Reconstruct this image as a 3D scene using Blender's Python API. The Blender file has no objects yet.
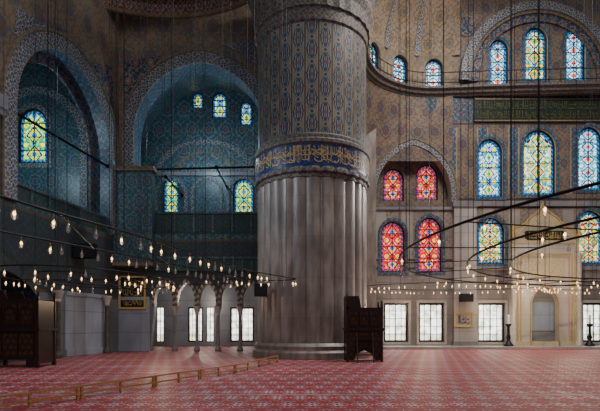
import bpy, math, random, bmesh
from mathutils import Vector as V, geometry as G
random.seed(7)
C=bpy.context.scene.collection
PI=math.pi; F=480.0; HY=325.0; CH=1.6
sin,cos=math.sin,math.cos
# ---------------------------------------------------------------- node expressions
class S:
    def __init__(s,nt,k): s.nt=nt; s.k=k
    def op(s,o,*a):
        n=s.nt.nodes.new('ShaderNodeMath'); n.operation=o
        for i,x in enumerate((s,)+a):
            if isinstance(x,S): s.nt.links.new(x.k,n.inputs[i])
            else: n.inputs[i].default_value=x
        return S(s.nt,n.outputs[0])
    def __add__(s,o): return s.op('ADD',o)
    __radd__=__add__
    def __sub__(s,o): return s.op('SUBTRACT',o)
    def __rsub__(s,o): return (s*-1)+o
    def __mul__(s,o): return s.op('MULTIPLY',o)
    __rmul__=__mul__
    def __truediv__(s,o): return s.op('DIVIDE',o)
    def fr(s): return s.op('FRACT')
    def fl(s): return s.op('FLOOR')
    def ab(s): return s.op('ABSOLUTE')
    def sn(s): return s.op('SINE')
    def cs(s): return s.op('COSINE')
    def lt(s,o): return s.op('LESS_THAN',o)
    def gt(s,o): return s.op('GREATER_THAN',o)
    def mn(s,o): return s.op('MINIMUM',o)
    def mx(s,o): return s.op('MAXIMUM',o)
    def rt(s): return s.op('SQRT')
    def at(s,o): return s.op('ARCTAN2',o)
def col(nt,c):
    if isinstance(c,S): return c
    n=nt.nodes.new('ShaderNodeRGB'); n.outputs[0].default_value=(c[0],c[1],c[2],1); return S(nt,n.outputs[0])
def mix(nt,f,a,b,mode='MIX'):
    n=nt.nodes.new('ShaderNodeMix'); n.data_type='RGBA'; n.blend_type=mode
    for x,i in ((f,0),(a,6),(b,7)):
        if isinstance(x,S): nt.links.new(x.k,n.inputs[i])
        elif i==0: n.inputs[0].default_value=x
        else: n.inputs[i].default_value=(x[0],x[1],x[2],1)
    return S(nt,n.outputs[2])
def vec(nt,x,y,z=0.0):
    n=nt.nodes.new('ShaderNodeCombineXYZ')
    for i,a in enumerate((x,y,z)):
        if isinstance(a,S): nt.links.new(a.k,n.inputs[i])
        else: n.inputs[i].default_value=a
    return S(nt,n.outputs[0])
def noise(nt,vc,sc,det=4,out='Fac'):
    n=nt.nodes.new('ShaderNodeTexNoise'); n.inputs['Scale'].default_value=sc; n.inputs['Detail'].default_value=det
    nt.links.new(vc.k,n.inputs['Vector']); return S(nt,n.outputs[out])
def voro(nt,vc,sc,feat='F1',out='Color'):
    n=nt.nodes.new('ShaderNodeTexVoronoi'); n.feature=feat; n.inputs['Scale'].default_value=sc
    nt.links.new(vc.k,n.inputs['Vector']); return S(nt,n.outputs[out])
def red_of(nt,c):
    sp=nt.nodes.new('ShaderNodeSeparateColor'); nt.links.new(c.k,sp.inputs[0]); return S(nt,sp.outputs[0]),S(nt,sp.outputs[1])
MATS={}
def mat(name,fn,rough=.6,metal=0,spec=.3,bump=0,emit=0):
    m=bpy.data.materials.new(name); m.use_nodes=True; nt=m.node_tree
    b=nt.nodes['Principled BSDF']; tc=nt.nodes.new('ShaderNodeTexCoord'); sp=nt.nodes.new('ShaderNodeSeparateXYZ')
    nt.links.new(tc.outputs['UV'],sp.inputs[0]); u=S(nt,sp.outputs[0]); v=S(nt,sp.outputs[1])
    c=fn(nt,u,v) if callable(fn) else fn
    c=col(nt,c)
    nt.links.new(c.k,b.inputs['Base Color'])
    b.inputs['Roughness'].default_value=rough; b.inputs['Metallic'].default_value=metal
    b.inputs['Specular IOR Level'].default_value=spec
    if emit:
        nt.links.new(c.k,b.inputs['Emission Color']); b.inputs['Emission Strength'].default_value=emit
    if bump:
        n=nt.nodes.new('ShaderNodeBump'); n.inputs['Strength'].default_value=bump; n.inputs['Distance'].default_value=.05
        h=noise(nt,vec(nt,u,v),6)
        nt.links.new(h.k,n.inputs['Height']); nt.links.new(n.outputs[0],b.inputs['Normal'])
    MATS[name]=m; return m
def dirt(nt,u,v,c,k=.45,sc=.45):
    n=noise(nt,vec(nt,u,v),sc,6)
    f=(n*2.6-.8).mx(0.0).mn(1.0)
    return mix(nt,f*k,c,(.02,.02,.02))
def iznik(nt,u,v,s,base,c1,c2,c3,petals=6,vine=.16):
    cu=u/s; cv=v/s; row=cv.fl(); st=(row*.5).fr()
    a=cu+st; fu=a.fr()-.5; fv=cv.fr()-.5
    r=(fu*fu+fv*fv).rt(); th=fv.at(fu)
    w=noise(nt,vec(nt,u,v),1.6/s,2)*.9
    vi=(((cu+cv+w)*(2*PI)).sn()*((cu-cv+w)*(2*PI)).sn()).ab().lt(vine)
    c=mix(nt,vi,base,c1)
    c=mix(nt,r.lt((th*petals).cs()*.08+.33),c,c1)
    c=mix(nt,r.lt((th*petals).cs()*.06+.25),c,base)
    c=mix(nt,r.lt((th*8).cs()*.04+.18),c,c2)
    c=mix(nt,r.lt(.08),c,c3)
    return c
def fine(nt,u,v,s,c,d,th=.5):
    w=(u*(2*PI/s)).sn()*(v*(2*PI/s)).sn()+noise(nt,vec(nt,u,v),3/s,2)*1.2-.6
    return mix(nt,w.gt(th-.5)*.6,c,d)
def arab(nt,u,v,s,ground,stem,f1,f2,big=None):
    """scrolling stems with blossoms; big = spacing of large medallions laid over them"""
    n=noise(nt,vec(nt,u,v),.9/s,2); n2=noise(nt,vec(nt,u+7.0,v+3.0),.9/s,2)
    x=u/s+n*1.0; y=v/s+n2*1.0
    stem_m=((x*(2*PI)).sn()+(y*(2*PI)).sn()).ab().lt(.18)
    c=mix(nt,stem_m*.75,ground,stem)
    vc=vec(nt,u,v); d=voro(nt,vc,2.2/s,'F1','Distance'); k,_=red_of(nt,voro(nt,vc,2.2/s))
    c=mix(nt,d.lt(.38)*k.gt(.25),c,mix(nt,k.gt(.65),f1,f2)); c=mix(nt,d.lt(.24)*k.gt(.25),c,ground); c=mix(nt,d.lt(.14),c,stem)
    if big:
        cu=u/big; cv=v/(big*1.25); sh=(cv.fl()*.5).fr(); fu=(cu+sh).fr()-.5; fv=cv.fr()-.5
        r=(fu*fu+fv*fv).rt(); th=fv.at(fu); q=(th*8).cs()*.03
        c=mix(nt,(r-q-.36).ab().lt(.022)*.8,c,stem); c=mix(nt,r.lt(q+.24)*.8,c,f1); c=mix(nt,(r-q*.7-.17).ab().lt(.02),c,stem); c=mix(nt,r.lt(.10),c,f2)
    return c
NAVY=(.012,.035,.10); RED=(.28,.04,.03)
mat('painted_brown',lambda nt,u,v: dirt(nt,u,v,arab(nt,u,v,.5,(.27,.20,.14),(.12,.085,.06),(.07,.11,.18),(.28,.08,.05),1.2)),.7)
mat('painted_plain',lambda nt,u,v: dirt(nt,u,v,fine(nt,u,v,.7,(.32,.245,.17),(.22,.165,.115))),.8)
mat('edge_paint',lambda nt,u,v: dirt(nt,u,v,fine(nt,u,v,.4,(.28,.21,.13),(.17,.125,.08))),.7)
mat('teal_tile',lambda nt,u,v: dirt(nt,u,v,arab(nt,u,v,.40,(.032,.10,.13),(.19,.28,.27),(.018,.05,.13),(.20,.13,.09),.95),.45),.38,spec=.45)
mat('blue_tile',lambda nt,u,v: dirt(nt,u,v,arab(nt,u,v,.42,(.045,.11,.18),(.32,.36,.35),NAVY,RED)),.4,spec=.4)
mat('navy_ornament',lambda nt,u,v: dirt(nt,u,v,arab(nt,u,v,.45,(.025,.055,.12),(.34,.31,.25),(.2,.05,.04),(.34,.27,.15),.9)),.6)
def band(nt,u,v):
    c=iznik(nt,u,v,.42,(.04,.09,.16),(.50,.47,.39),(.24,.06,.045),(.3,.24,.1))
    return dirt(nt,u,v,c,.4)
mat('arch_band',band,.55)
mat('red_band',lambda nt,u,v: dirt(nt,u,v,iznik(nt,u,v,.6,(.13,.045,.035),(.30,.23,.16),(.03,.07,.14),(.35,.27,.14)),.4),.7)
mat('column_trim',lambda nt,u,v: dirt(nt,u,v,iznik(nt,u,v,.5,(.11,.095,.08),(.27,.235,.185),(.04,.07,.13),(.20,.10,.07)),.4),.6)
mat('dome_paint',lambda nt,u,v: dirt(nt,u,v,arab(nt,u,v,.5,(.33,.255,.18),(.15,.11,.08),(.30,.20,.07),(.10,.14,.20),1.5),.3),.8)
def marble(c,d,sc=1.2,jn=.6):
    def f(nt,u,v):
        n=noise(nt,vec(nt,u,v*.5),sc,6); w=((u*2+n*9).sn()*.5+.5)
        jl=((v/1.15).fr().lt(.025)).mx((u/1.6).fr().lt(.015))
        return dirt(nt,u,v,mix(nt,jl*jn,mix(nt,w*.7,c,d),(.06,.05,.045)),.3)
    return f
mat('marble_grey',marble((.28,.275,.28),(.20,.19,.20)),.35,spec=.5)
mat('marble_pale',marble((.54,.51,.47),(.39,.36,.33)),.35,spec=.5)
mat('mihrab_marble',marble((.60,.56,.50),(.45,.41,.36),1.2,.3),.35,spec=.5)
mat('marble_blue',marble((.34,.39,.47),(.25,.29,.36)),.35,spec=.5)
def shaft(nt,u,v):
    n=noise(nt,vec(nt,u*.6,v*.5),1.0,6); c=mix(nt,(n*2.4-.7).mx(0.).mn(1.),(.17,.14,.12),(.38,.335,.285))
    n2=noise(nt,vec(nt,u*3,v*.6),1.3,5); c=mix(nt,(n2*2.8-1.2).mx(0.).mn(.5),c,(.12,.095,.08))
    return mix(nt,(v/1.9).fr().lt(.012)*.3,c,(.06,.045,.04))
mat('column_marble',shaft,.38,spec=.5,bump=.1)
def upcol(nt,u,v):
    s=.64; t=1.15; cu=u/s; k=cu.fl(); sg=(cu.fr()-.5)*2; fu=sg.ab(); sh=(k*.5).fr()
    y=((v/t+sh).fr()-.5)*2; fv=y.ab()
    env=(fv*(PI/2)).cs()
    c=mix(nt,fu.gt(.9),col(nt,(.25,.22,.175)),(.075,.055,.04))
    c=mix(nt,((fu-.82).ab()).lt(.05),c,(.38,.30,.16))
    lobes=(y*16).sn()*.05
    c=mix(nt,fu.lt(env*.82+lobes),c,(.015,.042,.11))
    c=mix(nt,fu.lt(env*.60+lobes),c,(.36,.32,.24))
    c=mix(nt,fu.lt(env*.44),c,(.022,.075,.15))
    c=mix(nt,((fu-.12).ab().lt(.05))*fv.lt(.45),c,(.42,.35,.21))
    c=mix(nt,(fu+fv*2).lt(.34),c,(.26,.09,.06))
    d2=fu*1.0+(fv-1).ab()*1.8; c=mix(nt,d2.lt(.48),c,(.38,.31,.18)); c=mix(nt,d2.lt(.32),c,(.022,.065,.13))
    return dirt(nt,u,v,c,.35,.5)
mat('column_tile',upcol,.5)
mat('band_blue',lambda nt,u,v: arab(nt,u,v,.3,(.012,.030,.13),(.035,.08,.19),(.025,.05,.17),(.05,.09,.13)),.4)
mat('band_black',lambda nt,u,v: arab(nt,u,v,.3,(.006,.015,.012),(.014,.034,.022),(.010,.024,.02),(.02,.035,.02)),.4)
mat('gold_paint',lambda nt,u,v: fine(nt,u,v,.2,(.58,.41,.15),(.42,.28,.09)),.5)
mat('gold_green',lambda nt,u,v: fine(nt,u,v,.2,(.13,.13,.045),(.085,.095,.035)),.5)
mat('gold_relief',lambda nt,u,v: arab(nt,u,v,.28,(.52,.44,.30),(.40,.27,.09),(.56,.41,.14),(.18,.23,.22)),.45)
def wood(nt,u,v):
    n=noise(nt,vec(nt,u*9,v*1.2),1.5,5); return mix(nt,n,(.016,.008,.006),(.045,.020,.012))
mat('dark_wood',wood,.35,spec=.5)
mat('inlay_wood',lambda nt,u,v: iznik(nt,u,v,.22,(.028,.013,.008),(.085,.045,.028),(.11,.07,.045),(.02,.01,.01)),.4)
mat('iron',(.010,.010,.012),.45,metal=.6)
mat('cable_metal',(.03,.03,.035),.5,metal=.5)
mat('black_plastic',(.01,.01,.012),.4)
mat('brass',lambda nt,u,v: fine(nt,u,v,.1,(.58,.36,.13),(.42,.25,.09)),.35,metal=.4,spec=.6)
mat('candle_wax',(.7,.65,.55),.5)
mat('dark_stone',lambda nt,u,v: dirt(nt,u,v,fine(nt,u,v,.6,(.11,.10,.09),(.075,.07,.065))),.5)
mat('gallery_paint',lambda nt,u,v: dirt(nt,u,v,iznik(nt,u,v,.5,(.028,.07,.08),(.07,.13,.13),(.11,.085,.05),(.10,.04,.03))),.6)
mat('striped_stone',lambda nt,u,v: dirt(nt,u,v,mix(nt,(u/.36).fr().lt(.5),(.42,.385,.33),(.17,.075,.055))),.6)
mat('lead',(.015,.015,.018),.6)
def carpet(nt,u,v):
    s=.50; t=.92; cu=u/s; cv=v/t; st=(cv.fl()*.5).fr()
    fu=(cu+st).fr()-.5; fv=cv.fr()-.5
    r=(fu*fu+fv*fv).rt(); th=fv.at(fu)
    n=noise(nt,vec(nt,u,v),9,3)
    c=mix(nt,n*.7,(.56,.045,.040),(.37,.026,.028))
    c=mix(nt,r.lt((th*4).cs()*.11+.36),c,(.72,.44,.42))
    c=mix(nt,r.lt((th*4).cs()*.10+.29),c,(.45,.032,.032))
    c=mix(nt,r.lt((th*6).cs()*.05+.17),c,(.80,.66,.63))
    c=mix(nt,r.lt(.08),c,(.06,.10,.28))
    v2=v/(t*4); b=((v2.fr()-.5).ab()).gt(.47); c=mix(nt,b*.85,c,(.52,.47,.52))
    b2=((fv.ab()-.44).ab()).lt(.025); c=mix(nt,b2*.85,c,(.12,.12,.24))
    q=((u/s*2).fr()-.5).ab()+((v/t*4).fr()-.5).ab(); c=mix(nt,q.lt(.18)*.8,c,(.62,.52,.56))
    return mix(nt,(noise(nt,vec(nt,u,v),.5,4)*2-.6).mx(0.).mn(.35),c,(.14,.014,.018))
mat('carpet',carpet,.5,spec=.38,bump=.35)
def stained(bg,pal,hwid=.4,sc=5.5,per=1.15):
    def f(nt,u,v):
        a=u.ab(); vc=vec(nt,a,v)
        k,k2=red_of(nt,voro(nt,vc,sc))
        c=mix(nt,k.gt(.5),bg[0],bg[1]); c=mix(nt,k.gt(.70),c,pal[0]); c=mix(nt,k.gt(.85),c,pal[3])
        fv=(v/per).fr()-.5; d=a/hwid+fv.ab()*2
        c=mix(nt,d.lt(1.0),c,pal[0]); c=mix(nt,d.lt(.76),c,mix(nt,k2.gt(.45),pal[1],bg[0])); c=mix(nt,d.lt(.40),c,pal[2])
        fv2=(v/per+.5).fr()-.5; d2=((a-hwid*.95)*(a-hwid*.95)+fv2*fv2*1.3).rt()
        c=mix(nt,d2.lt(.27),c,pal[3]); c=mix(nt,d2.lt(.16),c,pal[1])
        e=voro(nt,vc,sc,'DISTANCE_TO_EDGE','Distance')
        c=mix(nt,e.lt(.05),c,(.01,.012,.015))
        c=mix(nt,((d-.88).ab()).lt(.07),c,(.01,.012,.015))
        return c
    return f
mat('glass_cool',stained([(.55,.85,.92),(.80,.93,.88)],[(.005,.13,.62),(.92,.78,.06),(.02,.45,.16),(.02,.34,.50)]),.3,emit=2.1)
mat('glass_blue',stained([(.30,.68,.90),(.80,.92,.92)],[(.01,.10,.50),(.85,.90,.85),(.75,.08,.05),(.01,.42,.55)],.5,5,.9),.3,emit=2.1)
mat('glass_yellow',stained([(.94,.86,.25),(.90,.93,.70)],[(.01,.22,.55),(.98,.50,.01),(.02,.40,.14),(.02,.42,.34)],.5),.3,emit=2.0)
mat('glass_amber',stained([(.95,.80,.35),(.92,.90,.75)],[(.55,.04,.02),(.95,.55,.03),(.02,.25,.5),(.05,.40,.15)],.45,6,.8),.3,emit=2.0)
mat('glass_green',stained([(.55,.85,.22),(.85,.90,.30)],[(.01,.35,.35),(.88,.85,.03),(.02,.25,.5),(.02,.42,.10)],.5),.3,emit=1.9)
mat('glass_red',stained([(.80,.08,.07),(.95,.62,.50)],[(.40,.004,.015),(.95,.45,.06),(.02,.10,.60),(.60,.008,.02)],.42,6.5),.3,emit=1.7)
mat('glass_blue_edge',lambda nt,u,v: mix(nt,((u+v)*3).fr().lt(.5),(.005,.05,.25),(.06,.26,.40)),.3,emit=.8)
mat('glass_red_edge',lambda nt,u,v: mix(nt,((u+v)*3).fr().lt(.5),(.02,.04,.25),(.55,.08,.05)),.3,emit=.8)
def clear(nt,u,v):
    n=noise(nt,vec(nt,u,v),1.6,3); n2=noise(nt,vec(nt,u+5.0,v),2.2,5)
    c=mix(nt,(n*3-1).mx(0.).mn(1.),(1,.92,.74),(.80,.92,1))
    c=mix(nt,(n2*5-2.3).mx(0.).mn(.75),c,(.25,.30,.16))
    return mix(nt,v.lt(.6)*.5,c,(.30,.27,.20))
mat('glass_clear',clear,.2,emit=3.6)
mat('bulb_glow',(1,.60,.27),.5,emit=9)
m=bpy.data.materials.new('lamp_glass'); m.use_nodes=True; nt=m.node_tree; nt.nodes.remove(nt.nodes['Principled BSDF'])
t=nt.nodes.new('ShaderNodeBsdfTransparent'); g=nt.nodes.new('ShaderNodeBsdfGlossy'); g.inputs['Roughness'].default_value=.1; g.inputs['Color'].default_value=(.8,.85,.85,1)
d=nt.nodes.new('ShaderNodeBsdfTranslucent'); d.inputs['Color'].default_value=(.6,.58,.52,1)
x1=nt.nodes.new('ShaderNodeMixShader'); x1.inputs[0].default_value=.12; nt.links.new(t.outputs[0],x1.inputs[1]); nt.links.new(d.outputs[0],x1.inputs[2])
x2=nt.nodes.new('ShaderNodeMixShader'); x2.inputs[0].default_value=.3; nt.links.new(x1.outputs[0],x2.inputs[1]); nt.links.new(g.outputs[0],x2.inputs[2])
nt.links.new(x2.outputs[0],nt.nodes['Material Output'].inputs[0]); MATS['lamp_glass']=m
# ---------------------------------------------------------------- mesh builder
class MB:
    def __init__(s): s.v=[]; s.f=[]; s.uv=[]
    def face(s,pts,uv=None):
        i=len(s.v); s.v+= [V(p) for p in pts]; s.f.append(tuple(range(i,i+len(pts))))
        if uv is None:
            a=[V(p) for p in pts]; n=V((0,0,0))
            for k in range(len(a)): n+=a[k].cross(a[(k+1)%len(a)])
            if n.length<1e-12: n=V((0,0,1))
            n.normalize()
            if abs(n.z)>.75: uv=[(p.x,p.y) for p in a]
            else:
                t=V((-n.y,n.x,0)).normalized(); uv=[(p.dot(t),p.z) for p in a]
        s.uv.append(uv); return s
    def surf(s,fn,nu,nv):
        g=[[fn(i/nu,j/nv) for j in range(nv+1)] for i in range(nu+1)]
        for i in range(nu):
            for j in range(nv):
                q=[g[i][j],g[i+1][j],g[i+1][j+1],g[i][j+1]]
                s.face([a[0] for a in q],[a[1] for a in q])
        return s
    def box(s,a,b):
        x0,y0,z0=a; x1,y1,z1=b
        P=[(x0,y0,z0),(x1,y0,z0),(x1,y1,z0),(x0,y1,z0),(x0,y0,z1),(x1,y0,z1),(x1,y1,z1),(x0,y1,z1)]
        for q in ((0,3,2,1),(4,5,6,7),(0,1,5,4),(1,2,6,5),(2,3,7,6),(3,0,4,7)): s.face([P[k] for k in q])
        return s
    def fbox(s,fr,u0,u1,z0,z1,d0,d1):
        P=[fr.P(u,z,d) for (u,d,z) in ((u0,d0,z0),(u1,d0,z0),(u1,d1,z0),(u0,d1,z0),(u0,d0,z1),(u1,d0,z1),(u1,d1,z1),(u0,d1,z1))]
        for q in ((0,3,2,1),(4,5,6,7),(0,1,5,4),(1,2,6,5),(2,3,7,6),(3,0,4,7)): s.face([P[k] for k in q])
        return s
    def tube(s,pts,r,n=6,closed=False):
        pts=[V(p) for p in pts]; rings=[]; m=len(pts)
        for i in range(m):
            a=pts[i-1] if (i>0 or closed) else pts[i]; b=pts[(i+1)%m] if (i<m-1 or closed) else pts[i]
            t=(b-a).normalized(); up=V((0,0,1)) if abs(t.z)<.95 else V((1,0,0))
            x=t.cross(up).normalized(); y=t.cross(x).normalized(); rr=r[i] if isinstance(r,(list,tuple)) else r
            rings.append([pts[i]+x*cos(2*PI*k/n)*rr+y*sin(2*PI*k/n)*rr for k in range(n)])
        for i in range(m if closed else m-1):
            A=rings[i]; B=rings[(i+1)%m]
            for k in range(n): s.face([A[k],A[(k+1)%n],B[(k+1)%n],B[k]])
        if not closed: s.face(rings[0][::-1]); s.face(rings[-1])
        return s
    def lathe(s,prof,c,n=16,a0=0,a1=2*PI,rf=None):
        for i in range(len(prof)-1):
            (r0,z0),(r1,z1)=prof[i],prof[i+1]
            for k in range(n):
                a=a0+(a1-a0)*k/n; b=a0+(a1-a0)*(k+1)/n
                ga=rf(a) if rf else 1; gb=rf(b) if rf else 1
                def p(r,z,t,g): return (c[0]+r*g*cos(t),c[1]+r*g*sin(t),c[2]+z)
                R=max(r0,r1)
                dv=abs(z1-z0)+abs(r1-r0)*.999
                v0=z0; v1=z0+(z1-z0) if abs(z1-z0)>abs(r1-r0) else z0+dv
                s.face([p(r0,z0,a,ga),p(r0,z0,b,gb),p(r1,z1,b,gb),p(r1,z1,a,ga)],[(a*R,v0),(b*R,v0),(b*R,v1),(a*R,v1)])
        return s
def obj(name,mb,m,parent=None,smooth=False,loc=None):
    me=bpy.data.meshes.new(name)
    vs=mb.v
    if parent is not None: off=WL[parent.name]
    elif loc is not None: off=V(loc)
    else:
        lo=V([min(p[i] for p in vs) for i in range(3)]); hi=V([max(p[i] for p in vs) for i in range(3)])
        off=V(((lo.x+hi.x)/2,(lo.y+hi.y)/2,lo.z))
    me.from_pydata([tuple(p-off) for p in vs],[],mb.f)
    ul=me.uv_layers.new(name='UVMap'); k=0
    for uv in mb.uv:
        for q in uv: ul.data[k].uv=q; k+=1
    me.materials.append(MATS[m] if isinstance(m,str) else m)
    bm=bmesh.new(); bm.from_mesh(me); bmesh.ops.remove_doubles(bm,verts=bm.verts,dist=.0004); bm.to_mesh(me); bm.free()
    if smooth:
        for p in me.polygons: p.use_smooth=True
    o=bpy.data.objects.new(name,me); C.objects.link(o)
    if parent is not None: o.parent=parent; WL[o.name]=off
    else: o.location=off; WL[o.name]=off
    return o
WL={}
def empty(name,loc,label=None,cat=None,group=None,kind=None):
    o=bpy.data.objects.new(name,None); C.objects.link(o); o.location=loc; WL[o.name]=V(loc); tag(o,label,cat,group,kind); return o
def tag(o,label=None,cat=None,group=None,kind=None):
    for k,x in (('label',label),('category',cat),('group',group),('kind',kind)):
        if x: o[k]=x
    return o
class Frame:
    def __init__(s,o,t): s.o=V((o[0],o[1],0)); s.t=V((t[0],t[1],0)).normalized(); s.n=V((-s.t.y,s.t.x,0))
    def P(s,u,z,d=0): return s.o+s.t*u+s.n*d+V((0,0,z))
    def px(s,x,y,d=0):
        D=V(((x-300)/F,1,(HY-y)/F)); O=V((0,0,CH)); q=s.o+s.n*d
        k=(q-O).dot(s.n)/D.dot(s.n); p=O+D*k
        return ((p-s.o).dot(s.t),p.z)
def arch(uc,hw,zb,zt,e=0,n=10):
    if e is None: return [(uc-hw,zb),(uc-hw,zt),(uc+hw,zt),(uc+hw,zb)]
    R=hw+e; H=math.sqrt(R*R-e*e); zs=zt-H; ap=math.acos(-e/R)
    L=[(uc-hw,zb)]
    for k in range(n+1):
        a=PI+(ap-PI)*k/n; L.append((uc+e+R*cos(a),zs+R*sin(a)))
    return L+[(2*uc-p[0],p[1]) for p in L[:-1][::-1]]
def inpoly(p,poly):
    c=False; j=len(poly)-1
    for i in range(len(poly)):
        a=poly[i]; b=poly[j]
        if (a[1]>p[1])!=(b[1]>p[1]) and p[0]<(b[0]-a[0])*(p[1]-a[1])/(b[1]-a[1])+a[0]: c=not c
        j=i
    return c
def wallmb(fr,outer,holes,d=0,thick=.4,thicks=None,reveal=None):
    mb=MB(); vs=[]; es=[]
    for L in [outer]+holes:
        i=len(vs); vs+=[V((p[0],p[1])) for p in L]; es+=[(i+k,i+(k+1)%len(L)) for k in range(len(L))]
    r=G.delaunay_2d_cdt(vs,es,[],0,1e-5)
    for f in r[2]:
        q=[r[0][k] for k in f]; c=(sum(a.x for a in q)/len(q),sum(a.y for a in q)/len(q))
        if inpoly(c,outer) and not any(inpoly(c,h) for h in holes):
            mb.face([fr.P(a.x,a.y,d) for a in q],[(a.x,a.y) for a in q])
    for j,h in enumerate(holes):
        tk=thicks[j] if thicks else thick; tgt=mb
        if reveal is not None: tgt=reveal
        acc=0
        for k in range(len(h)):
            a=h[k]; b=h[(k+1)%len(h)]; l=math.hypot(b[0]-a[0],b[1]-a[1])
            tgt.face([fr.P(*a,d),fr.P(*b,d),fr.P(*b,d+tk),fr.P(*a,d+tk)],[(acc,0),(acc+l,0),(acc+l,tk),(acc,tk)]); acc+=l
    return mb
def ring(mb,fr,O,I,d0,d1,closed=True):
    n=len(O); acc=0
    for k in range(n if closed else n-1):
        a,b=O[k],O[(k+1)%n]; c,d=I[(k+1)%n],I[k]; l=math.hypot(b[0]-a[0],b[1]-a[1]); w=math.hypot(a[0]-d[0],a[1]-d[1])
        mb.face([fr.P(*a,d0),fr.P(*b,d0),fr.P(*c,d0),fr.P(*d,d0)],[(acc,0),(acc+l,0),(acc+l,w),(acc,w)])
        mb.face([fr.P(*a,d0),fr.P(*b,d0),fr.P(*b,d1),fr.P(*a,d1)],[(acc,0),(acc+l,0),(acc+l,.2),(acc,.2)])
        mb.face([fr.P(*d,d0),fr.P(*c,d0),fr.P(*c,d1),fr.P(*d,d1)],[(acc,0),(acc+l,0),(acc+l,.2),(acc,.2)])
        acc+=l
    return mb
def struct(name,mb,m,label=None,cat=None,smooth=False):
    return tag(obj(name,mb,m,smooth=smooth),label,cat,None,'structure')
WN=[0]
def window(fr,A,d,style,label,e=0,bars=None):
    WN[0]+=1; uc,hw,zb,zt=A
    w=empty('window_%d'%WN[0],fr.P(uc,zb,d),label,'window',None,'structure')
    O=arch(uc,hw,zb,zt,e); t=min(.13,hw*.2)
    I=arch(uc,hw-t,zb+t,zt-t*1.1,e)
    if style!='clear':
        I2=arch(uc,hw-1.8*t,zb+1.8*t,zt-2.0*t,e)
        obj('window_frame',ring(MB(),fr,arch(uc,hw+.02,zb-.02,zt+.02,e),arch(uc,hw-t*.6,zb+t*.6,zt-t*.6,e),d-.12,d+.05),'lead',w)
        obj('border_glass',ring(MB(),fr,O,I2,d,d+.02),'glass_red_edge' if style=='glass_red' else 'glass_blue_edge',w)
    else:
        I2=O
        obj('window_frame',ring(MB(),fr,arch(uc,hw+.02,zb-.02,zt+.02,e),I,d-.14,d+.05),'dark_wood',w)
    mb=MB(); r=G.delaunay_2d_cdt([V(p) for p in I2],[(k,(k+1)%len(I2)) for k in range(len(I2))],[],0,1e-5)
    for f in r[2]:
        q=[r[0][k] for k in f]; c=(sum(a.x for a in q)/3,sum(a.y for a in q)/3)
        if inpoly(c,I2): mb.face([fr.P(a.x,a.y,d) for a in q],[(a.x-uc+(WN[0]*1.7 if style=='clear' else 0),a.y-zb) for a in q])
    obj('window_glass',mb,style if style!='clear' else 'glass_clear',w)
    nb=bars or ((1,3) if style!='clear' else (3,4))
    mb=MB(); bt=.02
    for k in range(nb[0]):
        u=uc-hw+2*hw*(k+1)/(nb[0]+1); q=bt*(1.9 if style=='clear' and k==1 else 1); mb.fbox(fr,u-q,u+q,zb,zt-.05,d-.07,d-.02)
    for k in range(nb[1]):
        z=zb+(zt-zb)*(k+1)/(nb[1]+1.0) if style=='clear' else zb+(zt-hw-zb)*(k+1)/nb[1]; mb.fbox(fr,uc-hw,uc+hw,z-bt,z+bt,d-.075,d-.025)
    obj('glazing_bars',mb,'lead' if style!='clear' else 'dark_wood',w)
    return w
def script(mb,mp,L,H,seed=1,w=.045,dens=1.0):
    R=random.Random(seed); u=.05
    def rib(pts,ww):
        for k in range(len(pts)-1):
            a,b=pts[k],pts[k+1]; dx,dy=b[0]-a[0],b[1]-a[1]; l=math.hypot(dx,dy) or 1
            q=ww*(.6+.6*abs(dx)/l); nx,ny=-dy/l*q,dx/l*q
            mb.face([mp(a[0]+nx,a[1]+ny),mp(a[0]-nx,a[1]-ny),mp(b[0]-nx,b[1]-ny),mp(b[0]+nx,b[1]+ny)])
    while u<L-.45*H:
        k=R.choice('aaLLlbwndab'); s=H
        if k=='a': rib([(u,.1*s),(u+.02*s,.95*s)],w); rib([(u-.04*s,.88*s),(u+.03*s,.97*s)],w); u+=.12*s*dens
        elif k=='l': rib([(u+.25*s,.95*s),(u+.25*s,.3*s),(u+.15*s,.12*s),(u,.2*s)],w); u+=.28*s*dens
        elif k=='L': rib([(u,.95*s),(u+.03*s,.25*s),(u+.2*s,.2*s),(u+.25*s,.92*s)],w); u+=.28*s*dens
        elif k=='b': rib([(u+.22*s*(1-cos(t))*1.1,.32*s-.2*s*sin(t)) for t in [PI*q/7 for q in range(8)]],w); rib([(u+.1*s,.6*s),(u+.3*s,.52*s),(u+.42*s,.66*s)],w); u+=.34*s*dens
        elif k=='w': rib([(u+.1*s+.1*s*cos(t),.42*s+.1*s*sin(t)) for t in [2*PI*q/8 for q in range(9)]],w*.8); rib([(u+.2*s,.42*s),(u+.12*s,.15*s),(u-.05*s,.08*s)],w); u+=.2*s*dens
        elif k=='n': rib([(u,.75*s),(u+.3*s,.66*s),(u+.08*s,.5*s),(u+.36*s,.3*s)],w); u+=.26*s*dens
        else: rib([(u,.8*s),(u+.05*s,.8*s)],w*1.3); rib([(u+.08*s,.12*s),(u+.14*s,.12*s)],w*1.2); u+=.07*s*dens
    return mb
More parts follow.
